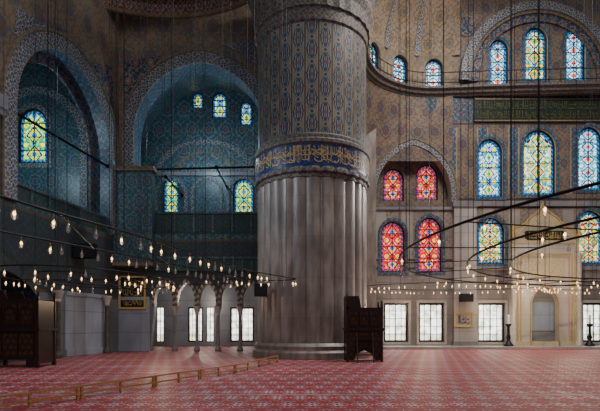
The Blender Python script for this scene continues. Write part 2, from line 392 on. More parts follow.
# ================================================================ SETTING
mb=MB(); mb.face([(-30,-8,0),(32,-8,0),(32,40,0),(-30,40,0)])
struct('floor',mb,'carpet','red carpet patterned with pale flowers across the prayer hall','carpet')
R=Frame((0,34),(1,0))
def rp(x,y,d=0): return R.px(x,y,d)
def box_px(fr,x0,x1,y0,y1,d=0):
    u0,zt=fr.px(x0,y0,d); u1,zb=fr.px(x1,y1,d); return ((u0+u1)/2,abs(u1-u0)/2,zb,zt)
def zone(nt,u,v):
    up=arab(nt,u,v,.42,(.26,.195,.14),(.12,.09,.065),(.05,.09,.16),(.28,.08,.05),1.1)
    pn=arab(nt,u,v,.42,(.04,.10,.17),(.34,.37,.34),NAVY,RED)
    c=up
    pan=((u/2.2+.12).fr()-.5).ab().gt(.34)*v.gt(10.9)*v.lt(15.6)
    c=mix(nt,pan,c,pn)
    c=mix(nt,(((u/2.2+.12).fr()-.5).ab()-.34).ab().lt(.02)*v.gt(10.9)*v.lt(15.6),c,(.38,.30,.19))
    c=mix(nt,v.lt(10.3),c,arab(nt,u,v,.42,(.31,.25,.20),(.18,.14,.11),(.11,.135,.16),(.24,.10,.07)))
    c=mix(nt,v.lt(9.9)*v.gt(6.3)*(((u/1.9).fr()-.5).ab().gt(.3)),c,(.37,.33,.29))
    mg=marble((.37,.335,.31),(.25,.225,.21))(nt,u,v)
    c=mix(nt,v.lt(5.6),c,mg)
    c=mix(nt,v.gt(16.0)*v.lt(17.9),c,arab(nt,u,v,.42,(.035,.08,.13),(.32,.30,.24),NAVY,RED))
    for z in (5.6,6.2,9.95,10.5,15.85):
        c=mix(nt,(v-z).ab().lt(.07),c,(.07,.055,.045))
    return dirt(nt,u,v,c,.4,.4)
mat('qibla_wall',zone,.6)
upper=[(490,509,38,86),(525,548,26,80),(566,586,26,80)]
mid=[(478,503,138,197),(523,556,129,195),(578,603,126,190)]
low=[(478,505,217,264),(578,604,210,264)]
grd=[(384,408,303,342),(419,444,303,342),(478,505,303,342),(583,608,303,342)]
holes=[]; wins=[]
def add(b,style,lab,e=.12):
    A=box_px(R,*b); holes.append(arch(*A,e)); wins.append((A,style,lab,e))
add(upper[0],'glass_blue','leftmost of three blue and white stained windows inside the painted great arch')
add(upper[1],'glass_yellow','middle and tallest of three stained windows inside the painted great arch')
add(upper[2],'glass_blue','rightmost of three stained windows inside the painted great arch')
add(mid[0],'glass_cool','stained window under the black inscription band, nearest the marble pier')
add(mid[1],'glass_yellow','wide yellow and blue stained window directly above the gilded prayer niche')
add(mid[2],'glass_blue','stained window under the inscription band at the right edge of the photo')
add(low[0],'glass_amber','yellow stained window left of the golden crest of the prayer niche')
add(low[1],'glass_amber','yellow stained window right of the golden crest of the prayer niche')
add((381,405,221,272),'glass_red','lower left tall red stained window, nearest the giant column',.1)
add((418,442,217,272),'glass_red','lower right tall red stained window beside the marble pilaster',.1)
add(grd[0],'clear','bright rectangular ground window nearest the carved preacher pulpit',None)
add(grd[1],'clear','bright rectangular ground window beneath the right red stained windows',None)
add(grd[2],'clear','bright rectangular ground window left of the prayer niche candlestick',None)
add(grd[3],'clear','bright rectangular ground window right of the prayer niche',None)
ua,zb_=rp(376,208); ub,_=rp(451,208); _,zap=rp(0,145)
AR=((ua+ub)/2,(ub-ua)/2,zb_,zap); holes.append(arch(*AR,.9,14))
u445=rp(445,0)[0]
outer=[(-2,0),(30,0),(30,27),(u445,27),(u445,18.2),(-2,18.2)]
rv=MB()
mb=wallmb(R,outer,holes,0,.35,[.35]*14+[.8],reveal=rv)
struct('wall_right',mb,'qibla_wall','tall painted qibla wall with tiers of stained windows','wall')
struct('trim_1',rv,'marble_pale','pale stone reveals around the windows of the qibla wall','trim')
for A,s,l,e in wins: window(R,A,.3,s,l,e)
RW=Frame((0,34.8),(1,0))
pairs=[((383,404,168,201),'upper left red stained window within the arched recess beside the giant column'),
       ((416,438,164,200),'upper right red stained window within the arched recess')]
hs=[];ww=[]
for b,l in pairs:
    A=box_px(RW,*b); hs.append(arch(*A,.1)); ww.append((A,l))
mb=wallmb(RW,[(AR[0]-AR[1]-.5,zb_-.5),(AR[0]+AR[1]+.5,zb_-.5),(AR[0]+AR[1]+.5,zap+.5),(AR[0]-AR[1]-.5,zap+.5)],hs,0,.3)
struct('wall_alcove',mb,'painted_brown','brown painted back of the arched recess holding two red windows','wall')
for A,l in ww: window(RW,A,.25,'glass_red',l,.1)
TN=[1]
def trim(mb,m,label,cat='trim',smooth=False):
    TN[0]+=1; return struct('trim_%d'%TN[0],mb,m,label,cat,smooth)
def archtrim(fr,A,e,w,d0,d1,m,label,n=14):
    uc,hw,zb,zt=A
    O=arch(uc,hw+w,zb,zt+w,e,n); I=arch(uc,hw,zb,zt,e,n)
    return trim(ring(MB(),fr,O,I,d0,d1,False),m,label,'arch band')
archtrim(R,AR,.9,.38,-.08,0,'arch_band','blue patterned band round the recess with red windows')
archtrim(R,(AR[0],AR[1]+.38,AR[2],AR[3]+.38),.9,.12,-.12,0,'edge_paint','thin tan edge round the band of the red window recess')
for (A,s,l,e),nm in zip(wins[:10],['upper left','upper middle','upper right','middle tier left','middle tier centre','middle tier right','lower tier left','lower tier right','lower left red','lower right red']):
    trim(ring(MB(),R,arch(A[0],A[1]+.22,A[2]-.22,A[3]+.24,e),arch(A[0],A[1]+.03,A[2]-.03,A[3]+.03,e),-.05,0),'blue_tile','blue tile surround of the %s stained window on the qibla wall'%nm,'window surround')
for (A,s,l,e),nm in zip(wins[10:],['nearest the preacher pulpit','beside the framed panel','left of the niche','right of the niche']):
    trim(ring(MB(),R,arch(A[0],A[1]+.2,A[2]-.2,A[3]+.2,None),arch(A[0],A[1]+.02,A[2]-.02,A[3]+.02,None),-.07,0),'marble_pale','pale marble surround of the ground window %s'%nm,'window surround')
gc,gz=rp(537,82); gr=(rp(607,0)[0]-gc)
for i,(a,w,m_,dd,lb) in enumerate(((gr,.6,'arch_band',-.35,'broad blue patterned outer band of the great arch at top right'),(gr-.2,.2,'edge_paint',-.25,'thin tan band inside the great arch at top right'),(gr-.75,.55,'navy_ornament',-.15,'dark blue inner band of the great arch over three windows'))):
    O=[(gc+(a+w)*cos(t),gz+(a+w)*sin(t)) for t in [PI-PI*k/32 for k in range(33)]]; I=[(gc+a*cos(t),gz+a*sin(t)) for t in [PI-PI*k/32 for k in range(33)]]
    trim(ring(MB(),R,O,I,dd,0,False),m_,lb,'arch band')
def disc(fr,x,y,r,d,m,lab):
    c=fr.px(x,y); n=20; O=[(c[0]+r*cos(-2*PI*k/n),c[1]+r*sin(-2*PI*k/n)) for k in range(n)]
    mb=wallmb(fr,O,[],d,.1)
    for k in range(n): a,b=O[k],O[(k+1)%n]; mb.face([fr.P(*a,d),fr.P(*b,d),fr.P(*b,0),fr.P(*a,0)])
    trim(mb,m,lab,'medallion')
disc(R,466,27,.7,-.06,'navy_ornament','small round dark medallion left of the great arch')
u0,z1=rp(474,99); u1,z0=rp(640,122)
panel=empty('trim_201',R.P((u0+u1)/2,z0,-.06),'long black panel with gold calligraphy above the middle tier of windows','inscription','', 'structure')
mb=MB(); mb.fbox(R,u0,u1,z0,z1,-.1,0); obj('panel_board',mb,'band_black',panel)
for a in (z0,z1-.1): obj('gilt_border',MB().fbox(R,u0,u1,a,a+.1,-.14,-.1),'edge_paint',panel)
H2=(z1-z0-.3)/2
for q in (0,1): obj('gold_lettering',script(MB(),lambda u,v: R.P(u0+u,z0+.15+q*H2+v,-.13),u1-u0,H2*.95,3+q*5,.016,.7),'gold_green',panel)
cx,cy,cr=9.3,28.3,5.72
path=[(cx+cr*cos(a),cy+cr*sin(a)) for a in [math.radians(q) for q in range(178,80,-4)]]
path+=[(11.3,33.9),(12.5,33.8),(14,33.7),(16,33.6),(19,33.45),(22,33.35),(27,33.3)]
def sweep(mb,path,prof):
    n=len(path); acc=0
    for i in range(n-1):
        def q(j,p):
            a=path[max(j-1,0)]; b=path[min(j+1,n-1)]; t=V((b[0]-a[0],b[1]-a[1])).normalized(); nn=V((t.y,-t.x))
            return V((path[j][0]+nn.x*p[0],path[j][1]+nn.y*p[0],p[1]))
        l=math.hypot(path[i+1][0]-path[i][0],path[i+1][1]-path[i][1])
        for k in range(len(prof)-1):
            mb.face([q(i,prof[k]),q(i+1,prof[k]),q(i+1,prof[k+1]),q(i,prof[k+1])],[(acc,k*.4),(acc+l,k*.4),(acc+l,k*.4+.4),(acc,k*.4+.4)])
        acc+=l
    return mb
trim(sweep(MB(),path,[(-.3,17.75),(.05,17.75),(.1,17.85),(.25,17.9),(.3,18.05),(.5,18.15),(.5,18.3),(-1.2,18.3)]),'column_trim','stepped stone cornice carrying the balcony under the top windows','cornice')
rail=empty('balcony_railing',(14,33,18.3),'dark iron railing on the high cornice of the qibla wall','railing')
n=len(path)
def off(p,i,o):
    a=path[max(i-1,0)]; b=path[min(i+1,n-1)]; t=V((b[0]-a[0],b[1]-a[1])).normalized(); return (p[0]+t.y*o,p[1]-t.x*o)
op=[off(p,i,.42) for i,p in enumerate(path)]
for z in (18.55,19.25):
    obj('rail_bar',MB().tube([(p[0],p[1],z) for p in op],.028,5),'iron',rail)
for i in range(len(op)-1):
    a,b=op[i],op[i+1]; l=math.hypot(b[0]-a[0],b[1]-a[1]); kk=max(1,int(l/.8))
    for k in range(kk):
        t=k/kk; obj('baluster',MB().tube([(a[0]+(b[0]-a[0])*t,a[1]+(b[1]-a[1])*t,18.28),(a[0]+(b[0]-a[0])*t,a[1]+(b[1]-a[1])*t,19.3)],.02,5),'iron',rail)
labs=['rightmost','middle','leftmost']
for i,ang in enumerate((88,113,138,163)):
    a=math.radians(ang); t=(sin(a),-cos(a))
    fr=Frame((cx+cr*cos(a),cy+cr*sin(a)),t); hw=cr*math.tan(math.radians(12.5))+.01
    A=(0,.62,18.45,20.5)
    if i<3: mb=wallmb(fr,[(-hw,18),(hw,18),(hw,20.7),(-hw,20.7)],[arch(*A,.05)],0,.35)
    else: mb=wallmb(fr,[(-hw,18),(hw,18),(hw,20.7),(-hw,20.7)],[],0,.35)
    struct('wall_exedra_%d'%(i+1),mb,'painted_plain','facet %d of the painted half-round drum, counted from the great arch leftward'%(i+1),'wall')
    if i<3: window(fr,A,.3,'glass_blue','%s of three small stained windows on the curved drum beside the giant column'%labs[i],.05)
mb=MB(); mb.surf(lambda s,t:(V((cx+(cr+.1)*cos(math.radians(70+115*s))*cos(t*PI/2),cy+(cr+.1)*sin(math.radians(70+115*s))*cos(t*PI/2),20.65+5.2*sin(t*PI/2))),(s*11.5,t*9)),30,16)
struct('ceiling',mb,'dome_paint','painted half dome above the small drum windows','ceiling',True)
for k,ad in enumerate((100,125.5,150.5)):
    def rb_(s,t,ad=ad):
        a=math.radians(ad+(s-.5)*3.2); e=t*PI/2*.9; r=cr+.02
        return (V((cx+r*cos(a)*cos(e),cy+r*sin(a)*cos(e),20.65+5.12*sin(e))),(s*.35,t*8))
    trim(MB().surf(rb_,2,14),'arch_band','painted rib %d of the half dome, counted from the great arch'%(k+1),'dome rib',True)
def corb(s,t):
    a=math.radians(75+104*s); p=V((cx+cr*cos(a),cy+cr*sin(a),17.8)); q=V((cx+cr*cos(a)*1.0,33.97,13.2))
    return (V((p.x,p.y*(t)**1.6+q.y*(1-t**1.6),q.z+(p.z-q.z)*t)),(s*10,t*5))
trim(MB().surf(corb,26,14),'painted_brown','curved corbelled vault between the drum and the recess arch','vault',True)
def dome_med():
    mb=MB(); a0=math.radians(108); e0=math.radians(62)
    c=V((cx+(cr)*cos(a0)*cos(e0),cy+cr*sin(a0)*cos(e0),20.65+5.1*sin(e0)))
    n=(V((cx,cy,20.65))-c).normalized(); x=n.cross(V((0,0,1))).normalized(); y=x.cross(n)
    for k in range(16):
        t0=2*PI*k/16; t1=2*PI*(k+1)/16; tm=(t0+t1)/2
        mb.face([c+n*.1,c+n*.06+(x*cos(t0)+y*sin(t0))*.95,c+n*.06+(x*cos(tm)+y*sin(tm))*1.45,c+n*.06+(x*cos(t1)+y*sin(t1))*.95])
    return mb
trim(dome_med(),'gold_paint','golden sunburst medallion painted high in the half dome','medallion')
u0,_=rp(453,0); u1,_=rp(475,0)
trim(MB().fbox(R,u0,u1,0,9.9,-.3,0),'marble_pale','pale marble pilaster between the red windows and the niche wall','pilaster')
trim(MB().fbox(R,u0-.1,u1+.1,9.9,10.3,-.4,0).fbox(R,u0-.1,u1+.1,0,.45,-.42,0),'marble_grey','grey capital and foot mouldings of the marble pilaster','moulding')
trim(MB().fbox(R,3.6,rp(375,0)[0],0,17.4,-.5,0),'column_marble','tall narrow stone pier right behind the giant column','pier')
trim(MB().fbox(R,u1,30,10.0,10.35,-.16,0),'marble_grey','horizontal moulding under the middle tier of windows','moulding')
trim(MB().fbox(R,rp(375,0)[0],u0,9.75,9.95,-.12,0),'marble_grey','sill moulding between upper and lower red windows','moulding')
trim(MB().fbox(R,u1,30,5.5,5.75,-.14,0),'marble_grey','horizontal moulding above the marble dado of the qibla wall','moulding')
mb=MB(); mb.box((4.5,31.6,0),(28,34,.16)); trim(mb,'marble_pale','low pale marble step along the foot of the qibla wall','step')
# ---------------- mihrab
mx0,mzt=rp(508,206); mx1,_=rp(574,206); mc=(mx0+mx1)/2
mi=empty('prayer_niche',(mc,33.6,.16),'tall gilded and marble prayer niche between two candlesticks','prayer niche')
A=(mc,.95,.16,4.3); hw=(mx1-mx0)/2
mb=wallmb(R,[(mc-hw,.16),(mc+hw,.16),(mc+hw,7.6),(mc-hw,7.6)],[arch(*A,.5)],-.55,.5)
for s in (-1,1): mb.face([R.P(mc+s*hw,.16,-.55),R.P(mc+s*hw,.16,0),R.P(mc+s*hw,7.6,0),R.P(mc+s*hw,7.6,-.55)])
obj('marble_surround',mb,'mihrab_marble',mi)
obj('niche_back',MB().surf(lambda s,t:(R.P(mc-1.0*cos(s*PI),.16+4.3*t,-.07),(s*2,t*4.4)),10,4),'marble_grey',mi)
obj('gilt_frame',ring(MB(),R,arch(mc,hw,.16,7.6,None),arch(mc,hw-.3,.46,7.3,None),-.62,-.55),'gold_relief',mi)
for a in (.42,.62): obj('inner_gilt_frame',ring(MB(),R,arch(mc,hw-a,.16,7.0-a,None),arch(mc,hw-a-.07,.2,6.93-a,None),-.61,-.55),'gold_paint',mi)
obj('gilt_arch',ring(MB(),R,arch(mc,1.03,.16,4.42,.5),arch(mc,.95,.16,4.3,.5),-.62,-.55,False),'gold_paint',mi)
obj('carved_panel',MB().fbox(R,mc-hw+.95,mc+hw-.95,4.85,6.1,-.6,-.55),'gold_relief',mi)
cr_=[(mc-hw,7.6),(mc-hw*.97,8.1),(mc-hw*.85,8.45),(mc-hw*.7,8.55),(mc-hw*.52,8.8),(mc-hw*.38,9.2),(mc-hw*.2,9.45),(mc-hw*.08,9.8),(mc,10.2)]; cr_+=[(2*mc-a,b) for a,b in cr_[:-1][::-1]]
mb=wallmb(R,cr_,[],-.35,.2)
for k in range(len(cr_)): a,b=cr_[k],cr_[(k+1)%len(cr_)]; mb.face([R.P(*a,-.35),R.P(*b,-.35),R.P(*b,0),R.P(*a,0)])
obj('gilt_crest',mb,'gold_relief',mi)
obj('crest_edge',ring(MB(),R,[(mc+(a-mc)*1.02,b+.05) for a,b in cr_],[(mc+(a-mc)*.98,b-.03) for a,b in cr_],-.42,-.3,False),'gold_paint',mi)
obj('inscription_board',MB().fbox(R,mc-1.3,mc+1.3,7.5,8.15,-.66,-.35),'band_black',mi)
obj('inscription_lettering',script(MB(),lambda u,v:R.P(mc-1.2+u,7.56+v,-.68),2.4,.52,5,.018,.8),'gold_paint',mi)
for s in (-1,1):
    obj('niche_column',MB().lathe([(.22,0),(.22,.25),(.13,.35),(.13,5.9),(.2,6.1),(.24,6.4),(0,6.4)],(mc+s*(hw-.05),33.25,.16),12),'mihrab_marble',mi,True)
    obj('niche_finial',MB().lathe([(.1,0),(.18,.2),(.08,.4),(.14,.6),(0,1.0)],(mc+s*(hw-.05),33.25,7.6),10),'gold_paint',mi,True)
obj('marble_panel',MB().fbox(R,mc-.8,mc+.8,1.2,3.2,-.12,-.08),'marble_blue',mi)
for s,lb in ((-1,'tall black candlestick with white candle left of the prayer niche'),(1,'tall black candlestick with white candle right of the prayer niche')):
    X=mc+s*(hw+.45); c=empty('candlestick',(X,32.9,.16),lb,'candlestick','candlesticks flanking the prayer niche')
    obj('stand',MB().lathe([(0,0),(.34,0),(.34,.08),(.22,.2),(.1,.4),(.16,.6),(.09,.8),(.09,1.3),(.2,1.45),(.2,1.52),(0,1.52)],(X,32.9,.16),14),'black_plastic',c,True)
    obj('candle',MB().lathe([(.08,1.5),(.08,2.1),(.03,2.16),(0,2.18)],(X,32.9,.16),12),'candle_wax',c,True)
def framed(name,fr,x0,x1,y0,y1,d,label,m2='marble_pale',seed=2,fm='gold_paint',fw=.12,lw=.022,rh=.7):
    uc,hw,zb,zt=box_px(fr,x0,x1,y0,y1,d); o=empty(name,fr.P(uc,zb,d),label,'framed sign')
    obj('picture_frame',ring(MB(),fr,arch(uc,hw,zb,zt,None),arch(uc,hw-fw,zb+fw,zt-fw,None),d-.08,d),fm,o)
    obj('panel_board',MB().fbox(fr,uc-hw+.05,uc+hw-.05,zb+.05,zt-.05,d-.03,d),m2,o)
    H=(zt-zb-.3); rows=max(1,int(H/rh)); h=H/rows
    for r_ in range(rows): obj('lettering',script(MB(),lambda u,v,r_=r_:fr.P(uc-hw+.25+u,zb+.18+r_*h+v,d-.045),2*hw-.35,h*.85,seed+r_,lw,.8),'gold_paint' if m2!='marble_pale' else 'dark_wood',o)
    return o
framed('wall_sign',R,454,473,312,327,-.3,'small framed inscription on the marble pilaster between ground windows')
def speaker(loc,label,w=.5,h=.6,dp=.35):
    o=empty('loudspeaker',loc,label,'loudspeaker'); x,y,z=loc
    obj('cabinet',MB().box((x-w/2,y-dp/2,z),(x+w/2,y+dp/2,z+h)),'black_plastic',o)
    obj('speaker_grille',MB().box((x-w/2+.04,y-dp/2-.02,z+.04),(x+w/2-.04,y-dp/2,z+h-.04)),'lead',o)
    obj('wall_bracket',MB().box((x-.06,y+dp/2,z+h*.3),(x+.06,y+dp/2+.3,z+h*.6)),'iron',o)
    return o
u,z=rp(465,302,-.5); speaker((u,33.25,z),'black loudspeaker on the marble pilaster above the small framed inscription',.9,.55)
# ================================================================ GIANT COLUMN
X0,Y0,RC=.625,25.0,2.85
def zc(y,r=RC): return CH+(HY-y)*(Y0-r)/F
co=empty('giant_column',(X0,Y0,0),'enormous fluted marble column with blue calligraphy band and tiled upper shaft','column')
obj('plinth',MB().lathe([(3.08,0),(3.08,.3),(2.97,.42),(3.0,.6),(2.86,.75)],(X0,Y0,0),72),'column_marble',co)
z1,z2,z3=zc(170),zc(139),zc(14)
NR=26
obj('fluted_shaft',MB().lathe([(2.82,.7),(2.82,2.2),(2.82,3.7),(2.82,5.2),(2.82,6.7),(2.82,z1-.25),(2.78,z1-.05)],(X0,Y0,0),NR*12,rf=lambda a:1-.038+.038*abs(sin(a*NR/2))**.7),'column_marble',co)
obj('lower_moulding',MB().lathe([(2.74,z1-.32),(2.84,z1-.26),(2.84,z1-.1),(2.96,z1-.04),(2.96,z1+.06),(2.93,z1+.2)],(X0,Y0,0),NR*8,rf=lambda a:.985+.02*abs(sin(a*NR/2))),'column_trim',co)
obj('calligraphy_band',MB().lathe([(2.93,z1+.18),(2.93,z2-.18)],(X0,Y0,0),72),'band_blue',co)
rb=2.95
mb=script(MB(),lambda u,v:V((X0+rb*cos(PI+.1+u/rb),Y0+rb*sin(PI+.1+u/rb),z1+.26+v)),rb*(PI-.15),z2-z1-.52,11,.018,.62)
rb2=2.955
script(mb,lambda u,v:V((X0+rb2*cos(PI+.12+u/rb2),Y0+rb2*sin(PI+.12+u/rb2),z1+.62+v)),rb2*(PI-.2),(z2-z1-.5)*.52,17,.012,.8)
obj('gold_calligraphy',mb,'gold_paint',co)
obj('upper_moulding',MB().lathe([(2.93,z2-.2),(3.0,z2-.14),(3.0,z2),(2.9,z2+.1),(2.9,z2+.25),(2.8,z2+.35)],(X0,Y0,0),72),'column_trim',co)
obj('tiled_shaft',MB().lathe([(2.8,z2+.3),(2.8,z3-.3)],(X0,Y0,0),96),'column_tile',co,True)
obj('capital_band',MB().lathe([(2.8,z3-.3),(2.87,z3-.2),(2.87,z3+.3),(2.93,z3+.45)],(X0,Y0,0),72),'column_trim',co)
prof=[(2.93,z3+.4),(2.95,z3+1.0),(3.05,z3+1.4),(3.05,z3+1.8),(3.3,z3+2.6),(4.5,z3+4.6)]
obj('capital_flare',MB().lathe(prof,(X0,Y0,0),60,rf=lambda a:1+.02*abs(sin(a*15))),'column_trim',co)
# ================================================================ LEFT SIDE
L1=Frame((-12.9,17),(2,12.2)); LL=math.hypot(2,12.2)
L2=Frame((0,29),(1,0))
def l1u(Y): return (Y-17)/12.2*LL
uR=l1u(29.0)
A1=((l1u(20.7)+l1u(28.1))/2,(l1u(28.1)-l1u(20.7))/2,6.9,15.2)
ug0,ug1=l1u(17.5),l1u(23.0)
G1=((ug0+ug1)/2,(ug1-ug0)/2,.02,3.9)
rv=MB()
mb=wallmb(L1,[(-9,0),(uR,0),(uR,25),(-9,25)],[arch(*A1,.3,16),arch(*G1,.6,10)],0,3.5,[1.1,3.2],reveal=rv)
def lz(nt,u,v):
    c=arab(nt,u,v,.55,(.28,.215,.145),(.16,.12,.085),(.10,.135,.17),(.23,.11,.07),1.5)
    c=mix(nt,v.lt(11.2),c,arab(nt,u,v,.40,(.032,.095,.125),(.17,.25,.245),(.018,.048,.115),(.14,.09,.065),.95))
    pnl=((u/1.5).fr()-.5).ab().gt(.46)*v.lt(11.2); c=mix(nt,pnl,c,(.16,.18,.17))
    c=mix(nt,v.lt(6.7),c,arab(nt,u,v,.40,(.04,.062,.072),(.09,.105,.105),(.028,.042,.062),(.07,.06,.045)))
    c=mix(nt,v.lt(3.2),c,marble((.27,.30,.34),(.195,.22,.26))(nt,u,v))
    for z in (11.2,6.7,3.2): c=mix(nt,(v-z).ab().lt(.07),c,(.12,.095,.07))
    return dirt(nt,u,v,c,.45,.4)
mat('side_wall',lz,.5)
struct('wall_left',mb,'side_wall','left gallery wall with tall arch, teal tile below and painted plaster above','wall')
trim(rv,'blue_tile','blue tiled soffit and jambs inside the left arch','arch soffit')
B1=Frame(tuple((L1.o+L1.n*7.7)[:2]),L1.t[:2])
struct('wall_left_back',wallmb(B1,[(-8,0),(uR+3,0),(uR+3,18),(-8,18)],[],0,.3),'teal_tile','teal tiled back wall deep inside the left arch','wall')
EF=Frame((0,28.4),(1,0))
A=box_px(EF,18,47,108,163)
struct('wall_left_end',wallmb(EF,[(-22,6.8),(-11.6,6.8),(-11.6,17.5),(-22,17.5)],[arch(*A,.1)],0,.3),'teal_tile','teal tiled end wall of the left arch, pierced by one stained window','wall')
window(EF,A,.2,'glass_green','large green and yellow stained window inside the left arch',.1)
trim(ring(MB(),EF,arch(A[0],A[1]+.3,A[2]-.3,A[3]+.3,.1),arch(A[0],A[1]+.02,A[2]-.02,A[3]+.02,.1),-.06,0),'arch_band','blue and cream surround of the green stained window in the left arch','window surround')
archtrim(EF,(-15.6,2.6,6.9,15.3),.3,.45,-.08,0,'arch_band','blue blind arch band on the end wall of the left arch')
archtrim(L1,A1,.3,.75,-.12,0,'arch_band','broad blue painted band round the left arch')
archtrim(L1,(A1[0],A1[1]+.75,A1[2],A1[3]+.75),.3,.12,-.17,0,'edge_paint','thin tan edge round the left arch band')
archtrim(L1,(A1[0],A1[1]-.5,A1[2],A1[3]-.5),.3,.5,.95,1.1,'navy_ornament','dark inner band set back inside the left arch')
mb=MB(); mb.fbox(L1,-6,uR+.6,6.3,6.88,.25,7.6); trim(mb,'gallery_paint','dark gallery floor behind the left arch','gallery floor')
mb=MB(); mb.fbox(L1,-6,uR+.6,17.4,17.7,.05,7.9); trim(mb,'teal_tile','teal ceiling of the bay behind the left arch','ceiling panel')
def parapet(fr,u0,u1,z0,z1,d,label,sp=1.1):
    o=empty('gallery_parapet',fr.P((u0+u1)/2,z0,d),label,'parapet')
    obj('base_rail',MB().fbox(fr,u0,u1,z0,z0+.12,d-.12,d+.04),'gallery_paint',o); obj('top_rail',MB().fbox(fr,u0,u1,z1-.12,z1,d-.12,d+.04),'teal_tile',o)
    obj('pierced_panel',MB().fbox(fr,u0,u1,z0+.12,z1-.12,d-.05,d),'gallery_paint',o)
    n=int((u1-u0)/sp)
    for k in range(n+1): u=u0+(u1-u0-.1)*k/n; obj('parapet_post',MB().fbox(fr,u,u+.1,z0+.12,z1-.12,d-.1,d+.02),'teal_tile',o)
parapet(L1,A1[0]-A1[1],A1[0]+A1[1],6.9,7.9,.3,'teal gallery parapet inside the foot of the left arch')
gA=box_px(L1,26,45,298,322,3.1)
BG=Frame(tuple((L1.o+L1.n*3.3)[:2]),L1.t[:2])
struct('wall_left_bay',wallmb(BG,[(-3,0),(uR,0),(uR,6.2),(-3,6.2)],[arch(*gA,None)],0,.3),'marble_blue','bluish back wall of the dark bay behind the wooden pulpit box','wall')
window(BG,gA,.2,'clear','small bright window in the dark bay above the wooden pulpit box',None)
def slab(fr,x0,x1,lab):
    a=fr.px(x0,300)[0]; b=fr.px(x1,300)[0]; o=trim(MB().fbox(fr,a,b,.35,3.1,-.08,0).fbox(fr,a,b,0,.35,-.16,0).fbox(fr,a,b,3.1,3.3,-.16,0),'marble_blue',lab,'marble panel')
slab(L1,64,104,'large bluish marble panel between the two slender posts on the left')
slab(L2,119,150,'bluish marble panel below the gold framed calligraphy')
def column(fr,px_,h,d,lab,grp,r=.16,m='dark_stone'):
    u=fr.px(px_,300,d)[0]; p=fr.P(u,0,d)
    o=empty('arcade_column',p,lab,'column',grp); c=(p.x,p.y,0)
    obj('column_base',MB().lathe([(r*1.7,0),(r*1.7,.15),(r*1.2,.28),(r,.35)],c,14),m,o)
    obj('column_shaft',MB().lathe([(r,.35),(r*.9,h-.55)],c,14),m,o,True)
    obj('column_capital',MB().lathe([(r*.9,h-.55),(r*1.15,h-.5),(r*1.1,h-.4),(r*1.9,h-.12),(r*2.1,h-.1),(r*2.1,h),(0,h)],c,14),'marble_pale',o)
column(L1,58,3.25,-.3,'slender dark post left of the large bluish marble panel',None,.13)
column(L1,107,3.25,-.3,'slender dark post at the corner between the two bluish marble panels',None,.13)
aL=L2.px(134,0)[0]; aR_=L2.px(266,0)[0]; ztp=L2.px(0,63)[1]
A2=((aL+aR_)/2,(aR_-aL)/2,7.1,ztp)
cols_px=[152,175,197,218,240,262,284]
sc=[]
us=[L2.px(p,0)[0] for p in cols_px]
zsp=2.75; zap2=4.15
for k in range(len(us)-1):
    a,b=us[k]+.14,us[k+1]-.14; pts=arch((a+b)/2,(b-a)/2,zsp,zap2,.7,6); sc+=pts
outer=[(-11.0,0),(us[0]-.12,0)]+sc+[(us[-1],zsp),(us[-1]+2,zsp),(us[-1]+2,25),(-11.0,25)]
rv=MB(); mb=wallmb(L2,outer,[arch(*A2,.4,16)],0,1.3,reveal=rv)
for k in range(1,len(outer)-3):
    a,b=outer[k],outer[k+1]; mb.face([L2.P(*a,0),L2.P(*b,0),L2.P(*b,.5),L2.P(*a,.5)])
struct('wall_rear',mb,'side_wall','rear gallery wall with the big painted arch left of the giant column','wall')
trim(rv,'blue_tile','blue tiled soffit and jambs inside the big rear arch','arch soffit')
archtrim(L2,A2,.4,.7,-.12,0,'arch_band','broad blue and cream painted band round the big rear arch',18)
archtrim(L2,(A2[0],A2[1]+.7,A2[2],A2[3]+.7),.4,.12,-.17,0,'edge_paint','thin tan edge round the big rear arch band',18)
wv=arch(A2[0],5.9,7.1,ztp+1.4,.5,18); mb=MB(); acc=0
for k in range(len(wv)-1):
    a,b=wv[k],wv[k+1]; l=math.hypot(b[0]-a[0],b[1]-a[1]); mb.face([L2.P(*a,1.3),L2.P(*b,1.3),L2.P(*b,5.85),L2.P(*a,5.85)],[(acc,0),(acc+l,0),(acc+l,4.5),(acc,4.5)]); acc+=l
trim(mb,'teal_tile','wide teal vault of the bay behind the big rear arch','vault')
B2=Frame((0,34.8),(1,0))
bw=[((163,179,177,215),'narrow stained window low on the left inside the big rear arch'),((233,254,178,215),'stained window low in the big rear arch beside the giant column'),
    ((192,203,92,108),'tiny stained window, leftmost of three near the crown of the big rear arch'),((212,227,92,118),'small stained window, middle of three near the crown of the big rear arch'),((240,252,101,125),'small stained window, rightmost of three near the crown of the big rear arch')]
hs=[];ww=[]
for b,l in bw:
    A=box_px(B2,*b); hs.append(arch(*A,.06)); ww.append((A,l))
def bz(nt,u,v):
    c=arab(nt,u,v,.5,(.045,.125,.16),(.28,.34,.31),(.022,.06,.13),(.26,.12,.08),1.2)
    c=mix(nt,v.lt(12.6),c,arab(nt,u,v,.40,(.036,.105,.145),(.20,.30,.30),NAVY,(.15,.09,.06),.95))
    return dirt(nt,u,v,c,.45)
mat('apse_wall',bz,.4,spec=.4)
struct('wall_apse',wallmb(B2,[(-16,6.5),(3,6.5),(3,25),(-16,25)],hs,0,.3),'apse_wall','blue green ornamented back wall seen through the big rear arch','wall')
for A,l in ww: window(B2,A,.2,'glass_green' if A[3]<14 else 'glass_cool',l,.06)
